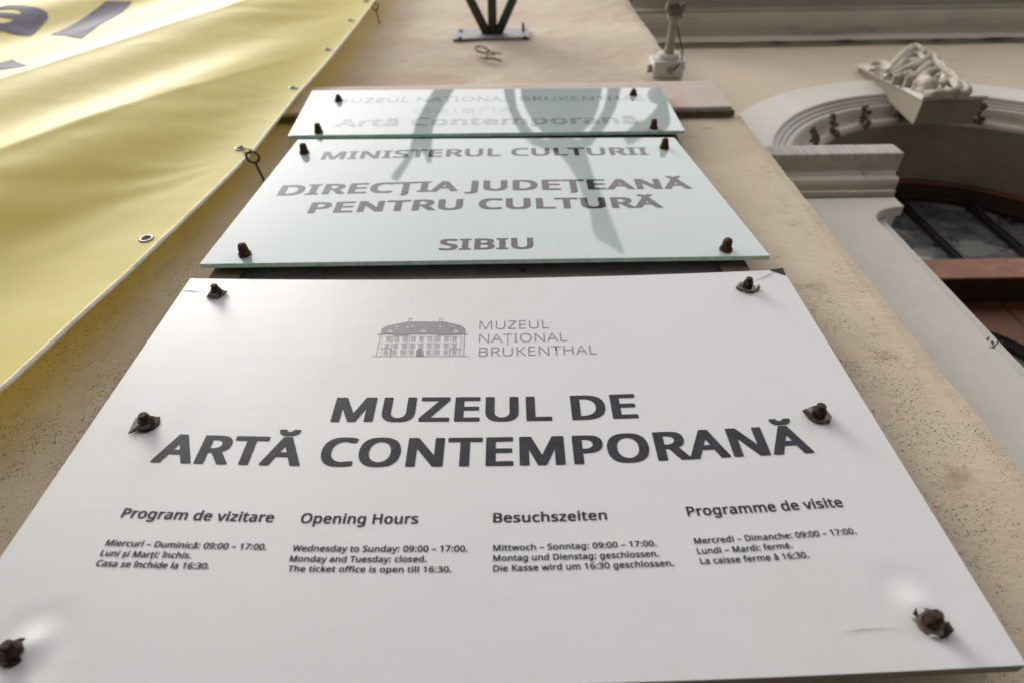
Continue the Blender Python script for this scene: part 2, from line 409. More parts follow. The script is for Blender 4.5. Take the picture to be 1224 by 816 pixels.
leafs = [
    ([(70, 170, .60), (140, 165, .597), (200, 185, .594), (235, 215, .592)], [.006, .010, .012, .008]),
    ([(100, 195, .60), (170, 205, .598), (215, 225, .596)], [.005, .009, .007]),
    ([(195, 225, .590), (250, 160, .578), (320, 95, .568), (395, 48, .562), (440, 60, .562), (480, 92, .568)], [.008, .012, .015, .015, .013, .008]),
    ([(215, 240, .594), (290, 175, .58), (350, 110, .574), (420, 95, .570), (460, 130, .572), (430, 170, .578), (370, 185, .58), (300, 215, .586)], [.006, .008, .009, .010, .009, .010, .010, .007]),
    ([(250, 250, .594), (310, 215, .586), (380, 195, .580), (450, 160, .574), (520, 115, .568), (560, 135, .568), (570, 165, .572)], [.008, .012, .014, .014, .014, .013, .007]),
    ([(330, 290, .594), (400, 260, .584), (470, 205, .576), (530, 170, .570), (600, 185, .568), (632, 215, .572), (620, 235, .576)], [.008, .012, .013, .013, .015, .012, .006]),
    ([(240, 270, .596), (300, 265, .592), (350, 250, .588), (370, 230, .585)], [.008, .012, .012, .008]),
    ([(430, 290, .588), (500, 240, .580), (570, 220, .576), (640, 232, .574), (700, 262, .576), (738, 300, .58)], [.010, .013, .014, .014, .012, .008]),
    ([(400, 330, .596), (450, 310, .588), (510, 320, .582), (560, 345, .586)], [.012, .020, .022, .012]),
    ([(560, 280, .580), (590, 260, .576), (620, 275, .576), (610, 300, .578), (585, 300, .58)], [.010, .011, .010, .009, .007]),
    ([(610, 320, .582), (650, 300, .576), (700, 310, .574), (720, 350, .58), (690, 375, .584), (650, 372, .586), (640, 345, .584)], [.009, .011, .012, .012, .011, .009, .006]),
    ([(700, 300, .578), (760, 325, .576), (800, 365, .580), (800, 385, .586), (760, 385, .586), (740, 365, .584)], [.009, .012, .012, .010, .009, .006]),
    ([(470, 385, .600), (540, 390, .594), (600, 380, .590), (650, 390, .592), (720, 395, .594), (800, 395, .598)], [.006, .010, .009, .010, .009, .006]),
]
for pts, rs in leafs:
    P = [zp(x, y, Y + .034 - .030 * min(1, y / 400)) for x, y, Y in pts]; QP = []; QR = []
    for i in range(len(P) - 1):
        p0 = P[max(i - 1, 0)]; p3 = P[min(i + 2, len(P) - 1)]
        for t in (0, .25, .5, .75):
            q = .5 * ((2 * P[i]) + (P[i + 1] - p0) * t + (2 * p0 - 5 * P[i] + 4 * P[i + 1] - p3) * t * t + (3 * P[i] - p0 - 3 * P[i + 1] + p3) * t ** 3)
            QP.append(q); QR.append((rs[i] * (1 - t) + rs[i + 1] * t) * .9)
    QP.append(P[-1]); QR.append(rs[-1] * .7)
    tube(bm, QP, QR, 10)
    # thin ridge riding on the leaf and a root that ties it to the slab
    tube(bm, [q + Vector((-.002, -r_ * .85, r_ * .3)) for q, r_ in zip(QP, QR)], [max(r_ * .28, .0015) for r_ in QR], 6)
    tube(bm, [q.lerp(Vector((q.x, kface(q.z), q.z)), .7) for q in QP], [r_ * .95 for r_ in QR], 8)
cv = fin(bm, 'acanthus_carving', MOLD, key, smooth=True)
md = cv.modifiers.new('fuse', 'REMESH'); md.mode = 'VOXEL'; md.voxel_size = .0024; md.use_smooth_shade = True
ds = cv.modifiers.new('worn', 'DISPLACE'); tx = bpy.data.textures.new('worn', 'CLOUDS'); tx.noise_scale = .009; ds.texture = tx; ds.strength = .004; ds.texture_coords = 'LOCAL'

# imposts and jambs, left and mirrored right
iprof = [(.002, 1.283), (.012, 1.287), (.012, 1.297), (.016, 1.301), (.024, 1.303), (.030, 1.309), (.033, 1.320), (.031, 1.329), (.034, 1.334), (.037, 1.345),
         (.043, 1.354), (.050, 1.358), (.0585, 1.360)]
for sgn in (1, -1):
    def mx(x): return x if sgn == 1 else 2 * ACX - x
    bm = bmesh.new(); rows = []
    for d, z in iprof:
        xe = .893 + .62 * d
        rows.append([(mx(.50), .68 - d, Z(z)), (mx(.7), .68 - d, Z(z)), (mx(xe), .68 - d, Z(z)), (mx(xe), .93, Z(z))])
    sheet_quads(bm, rows); imp = fin(bm, 'impost', MOLD, bld)
    bm = bmesh.new(); xs = sorted([mx(.50), mx(.9345)])
    box(bm, xs[0], xs[1], .6085, .93, Z(1.3605), Z(1.4165)); fin(bm, 'fascia', FASC, imp, bev=.005)
    # jamb with two stopped orders at its corner
    def order(xn, z0_, xw, z1_, ya, yb, name, par, k=10):
        b_ = bmesh.new(); pts = [(.50, 0), (xn, 0)]
        for t in range(k + 1):
            f = t / k * PI / 2; pts.append((xn + (xw - xn) * (1 - math.cos(f)), z0_ + (z1_ - z0_) * math.sin(f)))
        pts += [(xw, Z(1.286)), (.50, Z(1.286))]
        pts = [(mx(x), z) for x, z in pts]
        poly_slab(b_, pts, ya, yb); return fin(b_, name, TRIM, par, bev=.003)
    jb = order(.811, Z(1.172), .900, Z(1.236), .68, .7045, 'jamb', bld)
    order(.857, Z(1.200), .9005, Z(1.250), .705, .7645, 'inner_order', jb)
    bm = bmesh.new(); xs = sorted([mx(.50), mx(.85)]); box(bm, xs[0], xs[1], .765, .95, 0, Z(1.28)); fin(bm, 'reveal', TRIM, jb)
# soot streak on the left jamb
bm = bmesh.new()
for k in range(14):
    p = at(1186 + random.gauss(0, 4.5), 412 + random.gauss(0, 4), .6785); r_ = random.uniform(.0007, .002)
    lathe_y(bm, p, [(r_ * .3, -.0008), (r_, 0), (r_, .003)], 7)
tag(fin(bm, 'soot_spots', DIRT_SHADE, bld), kind='stuff')

# fanlight
fan = tag(arch_sweep('fanlight_frame', [(.4735, .925), (.440, .925), (.436, .930), (.430, .945), (.418, .945), (.412, .952), (.412, .985), (.4735, .985)], WOODD, 48))
arch_sweep('outer_bead', [(.4725, .9245), (.470, .915), (.462, .915), (.455, .9245)], WOOD, 48, fan)
bm = bmesh.new()
xs = [.81, 1.068, 1.27, 1.472, 1.73]
for xa, xb in zip(xs, xs[1:]):
    bm = bmesh.new(); pts = []
    xa_, xb_ = xa + (.008 if xa > .82 else .04), xb - (.008 if xb < 1.72 else .04)
    top = []
    for t in range(9):
        x = xb_ + (xa_ - xb_) * t / 8; top.append((x, ACZ + math.sqrt(max(.43 ** 2 - (x - ACX) ** 2, .0))))
    poly_slab(bm, [(xa_, Z(1.32)), (xb_, Z(1.32))] + top, .966, .970); fin(bm, 'pane', PANE, fan)
for x in (1.068, 1.27, 1.472):
    bm = bmesh.new(); zt = ACZ + math.sqrt(.425 ** 2 - (x - ACX) ** 2)
    box(bm, x - .011, x + .011, .950, .978, Z(1.33), zt); box(bm, x - .004, x + .004, .9435, .9495, Z(1.33), zt); fin(bm, 'glazing_bar', DARKB, fan)
bm = bmesh.new(); box(bm, .79, 1.75, .895, .985, Z(1.245), Z(1.334)); tr_ = fin(bm, 'transom', WOODD, bld, bev=.002)  # deep shade of the underside is put into this dark wood colour
bm = bmesh.new(); box(bm, .79, 1.75, .889, .8945, Z(1.2465), Z(1.3325)); fin(bm, 'weathered_face', WOODT, tr_, bev=.0015)
bm = bmesh.new(); box(bm, .79, 1.75, 1.3, 1.32, 0, Z(2.0)); fin(bm, 'dark_interior', HOLE, bld)
# door leaves under the transom, each with a round-headed pane
for x0, x1 in ((.80, 1.268), (1.272, 1.74)):
    cx = 1.075 if x0 < 1 else 1.465; top = Z(1.150); hw = .165; rz = .19
    bm = bmesh.new()
    arc = [(cx - hw * math.cos(PI * k / 24), top - rz + rz * math.sin(PI * k / 24)) for k in range(25)]
    for (xa, za), (xb, zb) in zip(arc, arc[1:]): sheet_quads(bm, [[(xa, .966, za), (xb, .966, zb)], [(xa, .966, Z(1.246)), (xb, .966, Z(1.246))]])
    box(bm, x0, arc[0][0], .966, 1.0, 0, Z(1.246)); box(bm, arc[-1][0], x1, .966, 1.0, 0, Z(1.246))
    leaf = fin(bm, 'door_leaf', WOOD, bld)
    bm = bmesh.new(); rows = []
    for (xa, za) in [(arc[0][0], .5)] + arc + [(arc[-1][0], .5)]:
        dx, dz = xa - cx, max(za - (top - rz), 0); rr = []
        for s_, y in ((1.0, .966), (.985, .955), (.96, .953), (.94, .962), (.90, .970), (.89, .99)):
            rr.append((cx + dx * s_, y, (top - rz + dz * s_) if za > 1 else za))
        rows.append(rr)
    sheet_quads(bm, rows); fin(bm, 'pane_moulding', DARKB, leaf)
    bm = bmesh.new(); poly_slab(bm, [(cx - hw * .98, .3)] + [(cx + (x - cx) * .98, z) for x, z in arc] + [(cx + hw * .98, .3)], .982, .986); fin(bm, 'pane', PANE, leaf)


# ---------------------------------------------------------------- lettering
def _font():
    import os
    try:                                                   # the sans serif that ships inside Blender
        f = os.path.join(bpy.utils.resource_path('LOCAL'), 'datafiles', 'fonts', 'NotoSansHebrew-Regular.woff2')
        return bpy.data.fonts.load(f)
    except Exception:
        return None
FONT = _font()
def text_mesh(body, off=0.0, shear=0.0, space=1.0):
    """flat letters; off > 0 makes them bolder by laying shifted copies a hair apart"""
    cu_ = bpy.data.curves.new('lettering', 'FONT'); cu_.body = body; cu_.size = 1; cu_.resolution_u = 4
    if FONT: cu_.font = FONT
    cu_.space_character = space + off * 1.8; cu_.shear = shear
    if off < 0: cu_.offset = off
    ob = bpy.data.objects.new('lettering', cu_); COL.objects.link(ob)
    dg = bpy.context.evaluated_depsgraph_get(); dg.update()
    me = bpy.data.meshes.new_from_object(ob.evaluated_get(dg))
    bpy.data.objects.remove(ob); bpy.data.curves.remove(cu_)
    if off > 0:
        V = [v.co.copy() for v in me.vertices]; F = [tuple(p.vertices) for p in me.polygons]; n_ = len(V)
        sh = [(0, 0)] + [(off * a_ * q_, off * .45 * b_ * q_) for a_, b_, q_ in ((1, 1, .92), (1, 0, 1), (1, -1, .92), (0, -1, 1), (-1, -1, .92), (-1, 0, 1), (-1, 1, .92), (0, 1, 1))]
        vv = [(v.x + a, v.y + b_, k * 1.0) for k, (a, b_) in enumerate(sh) for v in V]
        ff = [tuple(i + k * n_ for i in f) for k in range(len(sh)) for f in F]
        me2 = bpy.data.meshes.new('lettering'); me2.from_pydata(vv, [], ff); bpy.data.meshes.remove(me); me = me2
    return me
CAP = None
def cap_height():
    global CAP
    me = text_mesh('H'); CAP = max(v.co.y for v in me.vertices); bpy.data.meshes.remove(me)
cap_height()

def letter_line(body, base, top, Y, m_, parent, off=0.0, lift=.0001, space=1.0, shear=0.0):
    """one printed line: base = points of its baseline from first to last letter, top = (px, py) of the cap line, both as seen in the photograph"""
    me = text_mesh(body, off, shear, space)
    W_ = [at(px, py, Y) for px, py in base]
    xs = [p.x for p in W_]; zs = [p.z for p in W_]
    def bz(x):
        for i in range(len(xs) - 1):
            if x <= xs[i + 1] or i == len(xs) - 2:
                x0, x1 = xs[i], xs[i + 1]; t = (x - x0) / (x1 - x0)
                m0 = (zs[i + 1] - zs[i - 1]) / (xs[i + 1] - xs[i - 1]) if i > 0 else (zs[1] - zs[0]) / (xs[1] - xs[0])
                m1 = (zs[i + 2] - zs[i]) / (xs[i + 2] - xs[i]) if i < len(xs) - 2 else (zs[i + 1] - zs[i]) / (x1 - x0)
                h = x1 - x0; t2, t3 = t * t, t * t * t
                return (2 * t3 - 3 * t2 + 1) * zs[i] + (t3 - 2 * t2 + t) * h * m0 + (-2 * t3 + 3 * t2) * zs[i + 1] + (t3 - t2) * h * m1
    tp = at(top[0], top[1], Y); ch = tp.z - bz(tp.x)
    a = min(v.co.x for v in me.vertices); c = max(v.co.x for v in me.vertices)
    ksx = (xs[-1] - xs[0]) / (c - a); ksz = ch / (CAP + max(off, 0) * .9)
    for v in me.vertices:
        x = xs[0] + (v.co.x - a) * ksx
        v.co = Vector((x, Y - lift - v.co.z * .00001, bz(x) + (v.co.y + max(off, 0) * .45) * ksz))
    me.update(); me.name = 'lettering'; me.materials.clear()
    return link('lettering', me, m_, parent)


# ---------------------------------------------------------------- white museum sign
YS = .500
sign = thing('museum_sign', (-.035, .51, Z(.45)), 'large white sign with black museum name, small building logo and opening hours in four languages', 'sign')
c = [at(228, 333, YS), at(935, 322, YS), at(1226, 795, YS), at(-70, 822, YS)]
zt, zb = Z(.716), Z(.187); xl, xr = -.466, .395
NXg, NZg = 150, 110
DC = [at(36, 771, YS), at(1098, 724, YS)]
def sheet_y(x, z):
    u = (x - xl) / (xr - xl); w = (z - zb) / (zt - zb)
    b_ = -.0002 * math.sin(PI * u) * math.sin(PI * w)
    for bx, bz_, s_ in ((DC[0].x, DC[0].z, 1.3), (DC[1].x, DC[1].z, 1.0)):
        d = math.hypot(x - bx, z - bz_); b_ -= .0022 * s_ * math.exp(-(d / .0105) ** 2) - .0005 * s_ * math.exp(-((d - .026) / .010) ** 2)
    return YS + .0004 + b_
bm = bmesh.new()
front = []
for j in range(NZg + 1):
    w = j / NZg; r_ = []
    for i in range(NXg + 1):
        u = i / NXg; x = xl + (xr - xl) * u
        z0 = zb - .009 * math.sin(PI * u) * 1 + (.004 if 0 else 0); z1 = zt + .012 * (2 * u - 1) ** 2 + .001
        z = z0 + (z1 - z0) * w
        r_.append((x, sheet_y(x, z), z))
    front.append(r_)
sheet_quads(bm, front)
bm.verts.ensure_lookup_table()
# wrapped thickness
ed = front[0]; sheet_quads(bm, [[(x, y + .0125, z) for x, y, z in ed], ed], 1)
ed = front[-1]; sheet_quads(bm, [ed, [(x, y + .0125, z) for x, y, z in ed]], 0)
for k in (0, -1):
    ed = [r_[k] for r_ in front]; sheet_quads(bm, [ed, [(x, y + .0125, z) for x, y, z in ed]], 1)
me_ = fin(bm, 'sign_panel', [SHEET, SHEETEDGE], sign, smooth=False)
for p in me_.data.polygons: p.use_smooth = p.material_index == 0
def SL(body, base, top, off, m_=INK, **k): return letter_line(body, base, top, YS, m_, sign, off, **k)
SL('MUZEUL', [(572.9, 393.7), (656.6, 392.2)], (573, 383.7), -.012, INKG)
SL('NAȚIONAL', [(572.4, 409.4), (678.3, 407.6)], (573, 399.2), -.012, INKG)
SL('BRUKENTHAL', [(572.2, 425.8), (714, 423)], (573, 415), -.012, INKG)
SL('MUZEUL DE', [(394.7, 503.6), (643, 502.3), (763.7, 498.9)], (555, 474.2), .034)
SL('ARTĂ CONTEMPORANĂ', [(179, 551.5), (285, 554.6), (410, 556.6), (545, 556.7), (700, 553.8), (795, 549.6), (890, 544.6), (974, 540.3)], (545, 522.6), .034)
cols = [
    ('Program de vizitare', (143.6, 617.5), (326, 623.2), (150, 606.4), 1), ('Miercuri – Duminică: 09:00 – 17:00.', (125.3, 651.2), (318, 656.5), (128, 644), 0),
    ('Luni și Marți: închis.', (118.9, 663.3), (227.6, 666.4), (122, 656.2), 0), ('Casa se închide la 16:30.', (113.6, 675.6), (249.3, 679.4), (117, 668.3), 0),
    ('Opening Hours', (358.2, 624.2), (499.4, 624.9), (362, 612.6), 1), ('Wednesday to Sunday: 09:00 – 17:00.', (348.8, 658), (558.8, 658.4), (350, 650.7), 0),
    ('Monday and Tuesday: closed.', (345.4, 670.4), (509.8, 670.8), (348, 663.2), 0), ('The ticket office is open till 16:30.', (343.2, 682.2), (539.6, 683.1), (345, 675.2), 0),
    ('Besuchszeiten', (589.4, 623.6), (726, 620.2), (590, 612.4), 1), ('Mittwoch – Sonntag: 09:00 – 17:00.', (589.4, 657.5), (785.3, 651.8), (590, 650.5), 0),
    ('Montag und Dienstag: geschlossen.', (589.4, 669.9), (788, 664.2), (590, 662.7), 0), ('Die Kasse wird um 16:30 geschlossen.', (589.4, 682.2), (806, 675.6), (590, 674.8), 0),
    ('Programme de visite', (822.3, 616.1), (1008.8, 604.6), (820, 604.8), 1), ('Mercredi – Dimanche: 09:00 – 17:00.', (830.4, 649.3), (1024.5, 637.1), (829, 642.2), 0),
    ('Lundi – Mardi: fermé.', (834, 661.3), (948, 654.3), (833, 654.2), 0), ('La caisse ferme à 16:30.', (837.8, 673.5), (967.8, 665.6), (836, 666.2), 0)]
for body, a, c, tp, hd in cols:
    mid = ((a[0] + c[0]) / 2, (a[1] + c[1]) / 2 + .5)
    SL(body, [a, mid, c], tp, .024 if hd else .025)

# printed logo of a long baroque house, drawn at its place on the sheet
bm = bmesh.new()
def lg(x, y):
    p = at(430 + x / 8.16, 370 + y / 8.16, YS); return Vector((p.x, YS - .0001, p.z))
def lpoly(pts, dy=0.0): bm.faces.new([bm.verts.new(lg(*p) + Vector((0, dy, 0))) for p in pts])
def lline(x0, y0, x1, y1, w=3):
    dx, dy = x1 - x0, y1 - y0; l = math.hypot(dx, dy); nx, ny = -dy / l * w / 2, dx / l * w / 2
    lpoly([(x0 + nx, y0 + ny), (x1 + nx, y1 + ny), (x1 - nx, y1 - ny), (x0 - nx, y0 - ny)])
lpoly([(208, 238), (210, 190), (275, 155), (470, 117), (825, 117), (990, 155), (1032, 188), (1026, 240), (870, 246), (760, 250), (740, 240), (480, 240), (460, 250), (340, 250), (320, 240)])
for x in (476, 500, 780, 806):
    lline(x, 116, x, 88, 4)
lline(474, 88, 514, 88, 4); lline(776, 88, 814, 88, 4)
lline(113, 453, 1070, 453, 4); lline(205, 250, 158, 450, 5); lline(1022, 248, 1014, 450, 6); lline(170, 240, 215, 240, 8); lline(1025, 242, 1052, 238, 8)
lline(225, 260, 200, 450, 2); lline(985, 250, 975, 450, 3); lline(1002, 250, 996, 450, 2)
for x0, x1 in ((330, 296), (318, 300), (480, 440), (492, 462), (728, 706), (742, 722), (885, 876)): lline(x0, 250, x1, 450, 2.6)
lline(190, 378, 300, 376, 3); lline(876, 378, 990, 378, 4); lline(300, 378, 296, 450, 5); lline(880, 378, 874, 450, 6); lline(968, 378, 968, 450, 4)
lline(215, 258, 985, 258, 1.6); lline(330, 326, 720, 326, 1.4); lline(740, 326, 975, 326, 1.4)
for r_, (y0, y1) in enumerate(((264, 308), (334, 374), (394, 434))):
    for k in range(9):
        t = k / 8; x = (282 - r_ * 14) + t * (925 - 282 + r_ * 12)
        if r_ == 2 and k == 4: continue
        for dx in (-22, -9, 9, 22): lline(x + dx, y0, x + dx * .95 - 2, y1, 4.2 if abs(dx) < 15 else 2.6)
        lline(x - 25, y0, x + 25, y0, 3); lline(x - 24, y1, x + 22, y1, 3); lline(x - 14, (y0 + y1) / 2, x + 14, (y0 + y1) / 2, 3)
lpoly([(548, 448), (550, 400), (565, 380), (600, 378), (620, 400), (622, 448)])
fin(bm, 'printed_logo', INKG, sign)
bm = bmesh.new()
for x, y in ((298, 211), (620, 212), (938, 213)):
    for k in range(8):
        a0, a1 = k * PI / 4, (k + 1) * PI / 4
        bm.faces.new([bm.verts.new(lg(x + math.cos(t) * rr * 1.7, y + math.sin(t) * rr) + Vector((0, -.0001, 0))) for t, rr in ((a0, 13), (a1, 13), (a1, 7), (a0, 7))])
for x, y in ((360, 168), (468, 172), (515, 163), (787, 168), (905, 165)): lpoly([(x - 9, y + 5), (x + 3, y + 7), (x + 9, y - 6), (x - 4, y - 7)], -.0001)
lline(586, 398, 586, 446, 4)
tag(fin(bm, 'printed_logo_lights', SHEET, sign), kind='stuff')

# scratches and the crack
bm = bmesh.new()
def scr(pts, w):
    P = [at(x, y, YS) + Vector((0, -.0003, 0)) for x, y in pts]
    for i in range(len(P) - 1):
        d = (P[i + 1] - P[i]).normalized(); n_ = Vector((-d.z, 0, d.x)) * w
        w0 = 1 if i else .1; w1 = .1 if i == len(P) - 2 else 1
        bm.faces.new([bm.verts.new(q) for q in (P[i] - n_ * w0, P[i + 1] - n_ * w1, P[i + 1] + n_ * w1, P[i] + n_ * w0)])
scr([(211, 346.5), (228, 348), (247, 349)], .0008); scr([(896, 338), (915, 331), (930, 323.5)], .0006)
scr([(942, 460), (946, 466.5)], .0004); scr([(940, 491), (944, 495)], .0003); scr([(1057, 673), (1069, 674.5)], .0005); scr([(1002, 756), (1030, 752), (1090, 750)], .0003)
scr([(973, 573), (980, 582)], .0004); scr([(1008, 486), (1012, 491)], .0003); scr([(776, 556), (780, 558)], .0003); scr([(707, 607.5), (712, 609)], .0003)
scr([(237, 664), (240, 664.5)], .0003); scr([(100, 741), (104, 742)], .0005); scr([(1022, 755.5), (1029, 755.8)], .0012)
for k in range(60):
    x, y = random.uniform(120, 1060), random.uniform(345, 780); q = at(x, y, YS)
    if q.x < xl + .03 or q.x > xr - .03: continue
    a_ = random.random() * 6; l_ = random.uniform(.6, 1.8); scr([(x, y), (x + l_ * math.cos(a_), y + l_ * math.sin(a_))], random.uniform(.00015, .0004))
tag(fin(bm, 'scratches', SCR, sign), kind='stuff')
bm = bmesh.new()
P = [at(x, y, YS) for x, y in ((921, 323), (935.5, 321), (939, 329))]; poly_slab(bm, [(p.x, p.z) for p in P], YS - .001, YS + .0125); fin(bm, 'torn_corner', HOLE, sign)

def bolt(parent, px, py, Y, style, s=1.0, rot=0.0):
    """rusty fixing, base on the sign face at (px, py), standing out towards the street"""
    p = at(px, py, Y)
    bm = bmesh.new()
    if style == 'cap':                                    # domed cap nut
        lathe_y(bm, p, [(.0098 * s, -.0003), (.0098 * s, -.0028), (.0085 * s, -.003)], 18)
        lathe_y(bm, p, [(.0082 * s, -.0030), (.0082 * s, -.0100), (.0074 * s, -.0108)], 6, rot)
        lathe_y(bm, p, [(.0069 * s, -.0100), (.0069 * s, -.0150), (.0058 * s, -.0180), (.003 * s, -.0196)], 16)
        mt = RUST
    elif style == 'small':
        lathe_y(bm, p, [(.0078 * s, -.0003), (.0078 * s, -.002), (.0068 * s, -.0022)], 16)
        lathe_y(bm, p, [(.0064 * s, -.002), (.0064 * s, -.008), (.0056 * s, -.009)], 6, rot)
        lathe_y(bm, p, [(.0036 * s, -.008), (.0034 * s, -.0135), (.0028 * s, -.014)], 10)
        mt = RUST
    else:                                                 # nut with threaded end
        lathe_y(bm, p, [(.0088 * s, -.0024), (.0088 * s, -.0095), (.0080 * s, -.0102)], 6, rot)
        y = -.0095
        pr = []
        for k in range(5): pr += [(.0050 * s, y), (.0058 * s, y - .0006), (.0050 * s, y - .0012)]; y -= .0013
        pr += [(.0044 * s, y - .0004)]
        lathe_y(bm, p, pr, 14); mt = RUSTD
    for v in bm.verts: v.co += Vector((1, .6, 1)) * .0005 * noise.noise(v.co * 400)
    o = fin(bm, 'bolt', mt, parent, loc=p)
    return o, p
def washer(parent, p, r_=.0125, m_=WASH, tilt=0):
    bm = bmesh.new(); lathe_y(bm, (0, 0, 0), [(r_, -.0004), (r_ * 1.0, -.0018), (r_ * .93, -.0024)], 26)
    for v in bm.verts: v.co.y += v.co.x * tilt
    for v in bm.verts: v.co += p
    return fin(bm, 'washer', m_, parent)
def flap(parent, p, pts, m_=FLAP):
    """piece of torn film curling off the face; pts = (dx, dy out, dz) in mm"""
    bm = bmesh.new(); vs = [bm.verts.new(p + Vector((a * .001, -b_ * .001, c_ * .001))) for a, b_, c_ in pts]
    cen = bm.verts.new(sum((v.co for v in vs), Vector()) / len(vs) + Vector((0, -.0015, 0)))
    for i in range(len(vs)): bm.faces.new((vs[i], vs[(i + 1) % len(vs)], cen))
    o = fin(bm, 'torn_film', m_, parent); md_ = o.modifiers.new('thick', 'SOLIDIFY'); md_.thickness = .0005; return o
def hole(parent, p, pts):
    bm = bmesh.new(); bm.faces.new([bm.verts.new(p + Vector((a * .001, -.0009, c_ * .001))) for a, c_ in pts]); return fin(bm, 'torn_hole', HOLE, parent)

# top left: square tear with hardly any bolt in sight
o, p = bolt(sign, 260, 352, YS, 'thread', .8, .3)
hole(sign, p, [(-12, -7), (-9, 10), (-2, 14), (11, 5), (6, -9)])
flap(sign, p, [(-13, .5, -7), (-8, 3, 13), (-1, 8, 8), (1, 11, -2), (-6, 9, -7)], RUSTD)
flap(sign, p, [(-12, 1, -8), (2, 10, -2), (7, 1, -10)], FLAP)
flap(sign, p, [(7, 1, -8), (11, 5, 2), (13, 1, 5), (9, 0, -2)], WASH)
# top right
o, p = bolt(sign, 893, 344, YS, 'thread', .82, .1); washer(o, p, .0125, WASH, .1)
hole(sign, p, [(-17, -2), (-12, 5), (0, 8), (14, 3), (15, -8), (0, -11), (-12, -8)])
flap(sign, p, [(-16, 1, 0), (-12, 5, 4), (-8, 6, 2), (-10, 1, -7)]); flap(sign, p, [(12, 1, 3), (16, 5, 0), (16, 3, -6), (9, 1, -10)]); flap(sign, p, [(-8, 1, -10), (0, 4, -13), (10, 1, -10)])
# middle left
o, p = bolt(sign, 177, 507, YS, 'thread', .88, .4); washer(o, p, .0115, RUSTD, .1)
hole(sign, p, [(-13, -8), (-6, 10), (9, 11), (13, 0), (3, -10)])
flap(sign, p, [(-15, 1, -14), (-14, 5, 5), (-6, 9, 3), (6, 8, -3), (8, 5, -9), (-2, 2, -9)], FLAP)
# middle right
o, p = bolt(sign, 977, 496, YS, 'thread', .88, .2); washer(o, p, .0125, WASH, -.15)
hole(sign, p, [(-14, 4), (-6, 10), (8, 9), (12, -2), (8, -12), (-4, -12), (-11, -6)])
flap(sign, p, [(-15, 1, 6), (-11, 5, 6), (-8, 5, -6), (-10, 2, -8)], RUSTD); flap(sign, p, [(12, 1, 4), (13, 4, -4), (5, 3, -17), (8, 1, -10)], FLAP)
# bottom left and bottom right, in dented film
o, p = bolt(sign, 20, 780, YS + .001, 'thread', .80, .2); washer(o, p, .0115, RUSTD, .1)
hole(sign, p, [(-12, -8), (-6, 8), (9, 10), (12, -2), (4, -10)]); flap(sign, p, [(-12, 1, -8), (-10, 9, 3), (-3, 12, 6), (2, 9, -6)], RUSTD)
o, p = bolt(sign, 1111, 744, YS + .001, 'thread', .82, .5); washer(o, p, .0120, WASH, -.1)
hole(sign, p, [(-13, 3), (-8, 12), (5, 12), (13, 4), (11, -10), (0, -14), (-9, -6)])
flap(sign, p, [(-12, 3, 6), (-9, 7, 10), (-8, 3, 4)], RUSTD); flap(sign, p, [(6, 1, -4), (12, 6, -1), (12, 7, -9), (4, 4, -14)], RUSTD); flap(sign, p, [(-8, 1, -8), (-1, 3, -12), (2, 1, -14), (-6, 0, -12)], SHEET)

# ---------------------------------------------------------------- two glass signs
YG = .500
def glass_sign(name, label, tl, tr, br, bl):
    th = .0075
    P = [at(*q, YG) for q in (tl, tr, br, bl)]; cen = sum(P, Vector()) / 4
    root = thing(name, (cen.x, YG + th, cen.z), label, 'sign', 'frosted glass signs above the white sign')
    bm = bmesh.new()
    a = [bm.verts.new(p) for p in P]; b_ = [bm.verts.new(p + Vector((0, th, 0))) for p in P]
    bm.faces.new(a); bm.faces.new(b_[::-1])
    for i in range(4): bm.faces.new((a[i], a[(i + 1) % 4], b_[(i + 1) % 4], b_[i])).material_index = 1
    o = fin(bm, 'glass_panel', [FILM, GEDGE], root)
    bv = o.modifiers.new('arris', 'BEVEL'); bv.width = .0008; bv.segments = 2; bv.material = 1; bv.limit_method = 'ANGLE'
    return root
g2 = glass_sign('glass_sign', 'frosted glass sign of the county culture office, directly above the white sign', (356, 167), (806, 164.5), (921, 306), (238, 316))
g1 = glass_sign('glass_sign', 'topmost frosted glass sign with faded lettering, just below the string course', (373, 108.5), (790, 105), (819, 156.5), (344, 162.5))
def GL(body, base, top, off, m_, par): return letter_line(body, base, top, YG, m_, par, off, lift=.0002)
GL('MINISTERUL CULTURII', [(383, 191.2), (560, 187.3), (776, 185.5)], (560, 178.3), .03, GINK, g2)
GL('DIRECȚIA JUDEȚEANĂ', [(330.5, 234.4), (430, 231.6), (540, 229), (640, 227.6), (828, 226)], (540, 216.8), .038, GINK, g2)
GL('PENTRU CULTURĂ', [(367, 255.4), (555, 250.9), (793.3, 248.6)], (500, 239.2), .038, GINK, g2)
GL('SIBIU', [(524, 299.4), (638, 297.6)], (580, 285.4), .038, GINK, g2)
GL('MUZEUL NAȚIONAL BRUKENTHAL', [(397, 123.6), (560, 121.4), (771, 120.6)], (560, 116), .01, GINK2, g1)
GL('Galeria', [(492, 136.5), (613, 134)], (550, 128.4), .0, GINK3, g1)
GL('Artă Contemporană', [(399, 152), (560, 149.6), (763, 147.8)], (560, 140.4), .03, GINK2, g1)
for q in ((293, 304.5), (867.5, 298.5)): bolt(g2, *q, YG, 'cap', 1.0, random.random())
for q in ((364, 183), (794, 177)): bolt(g2, *q, YG, 'cap', .98, random.random())
for q in ((405, 120.5), (757, 113.5)): bolt(g1, *q, YG, 'small', 1.25, random.random())
for q in ((381, 158.5), (781, 153.5)): bolt(g1, *q, YG, 'cap', .92, random.random())

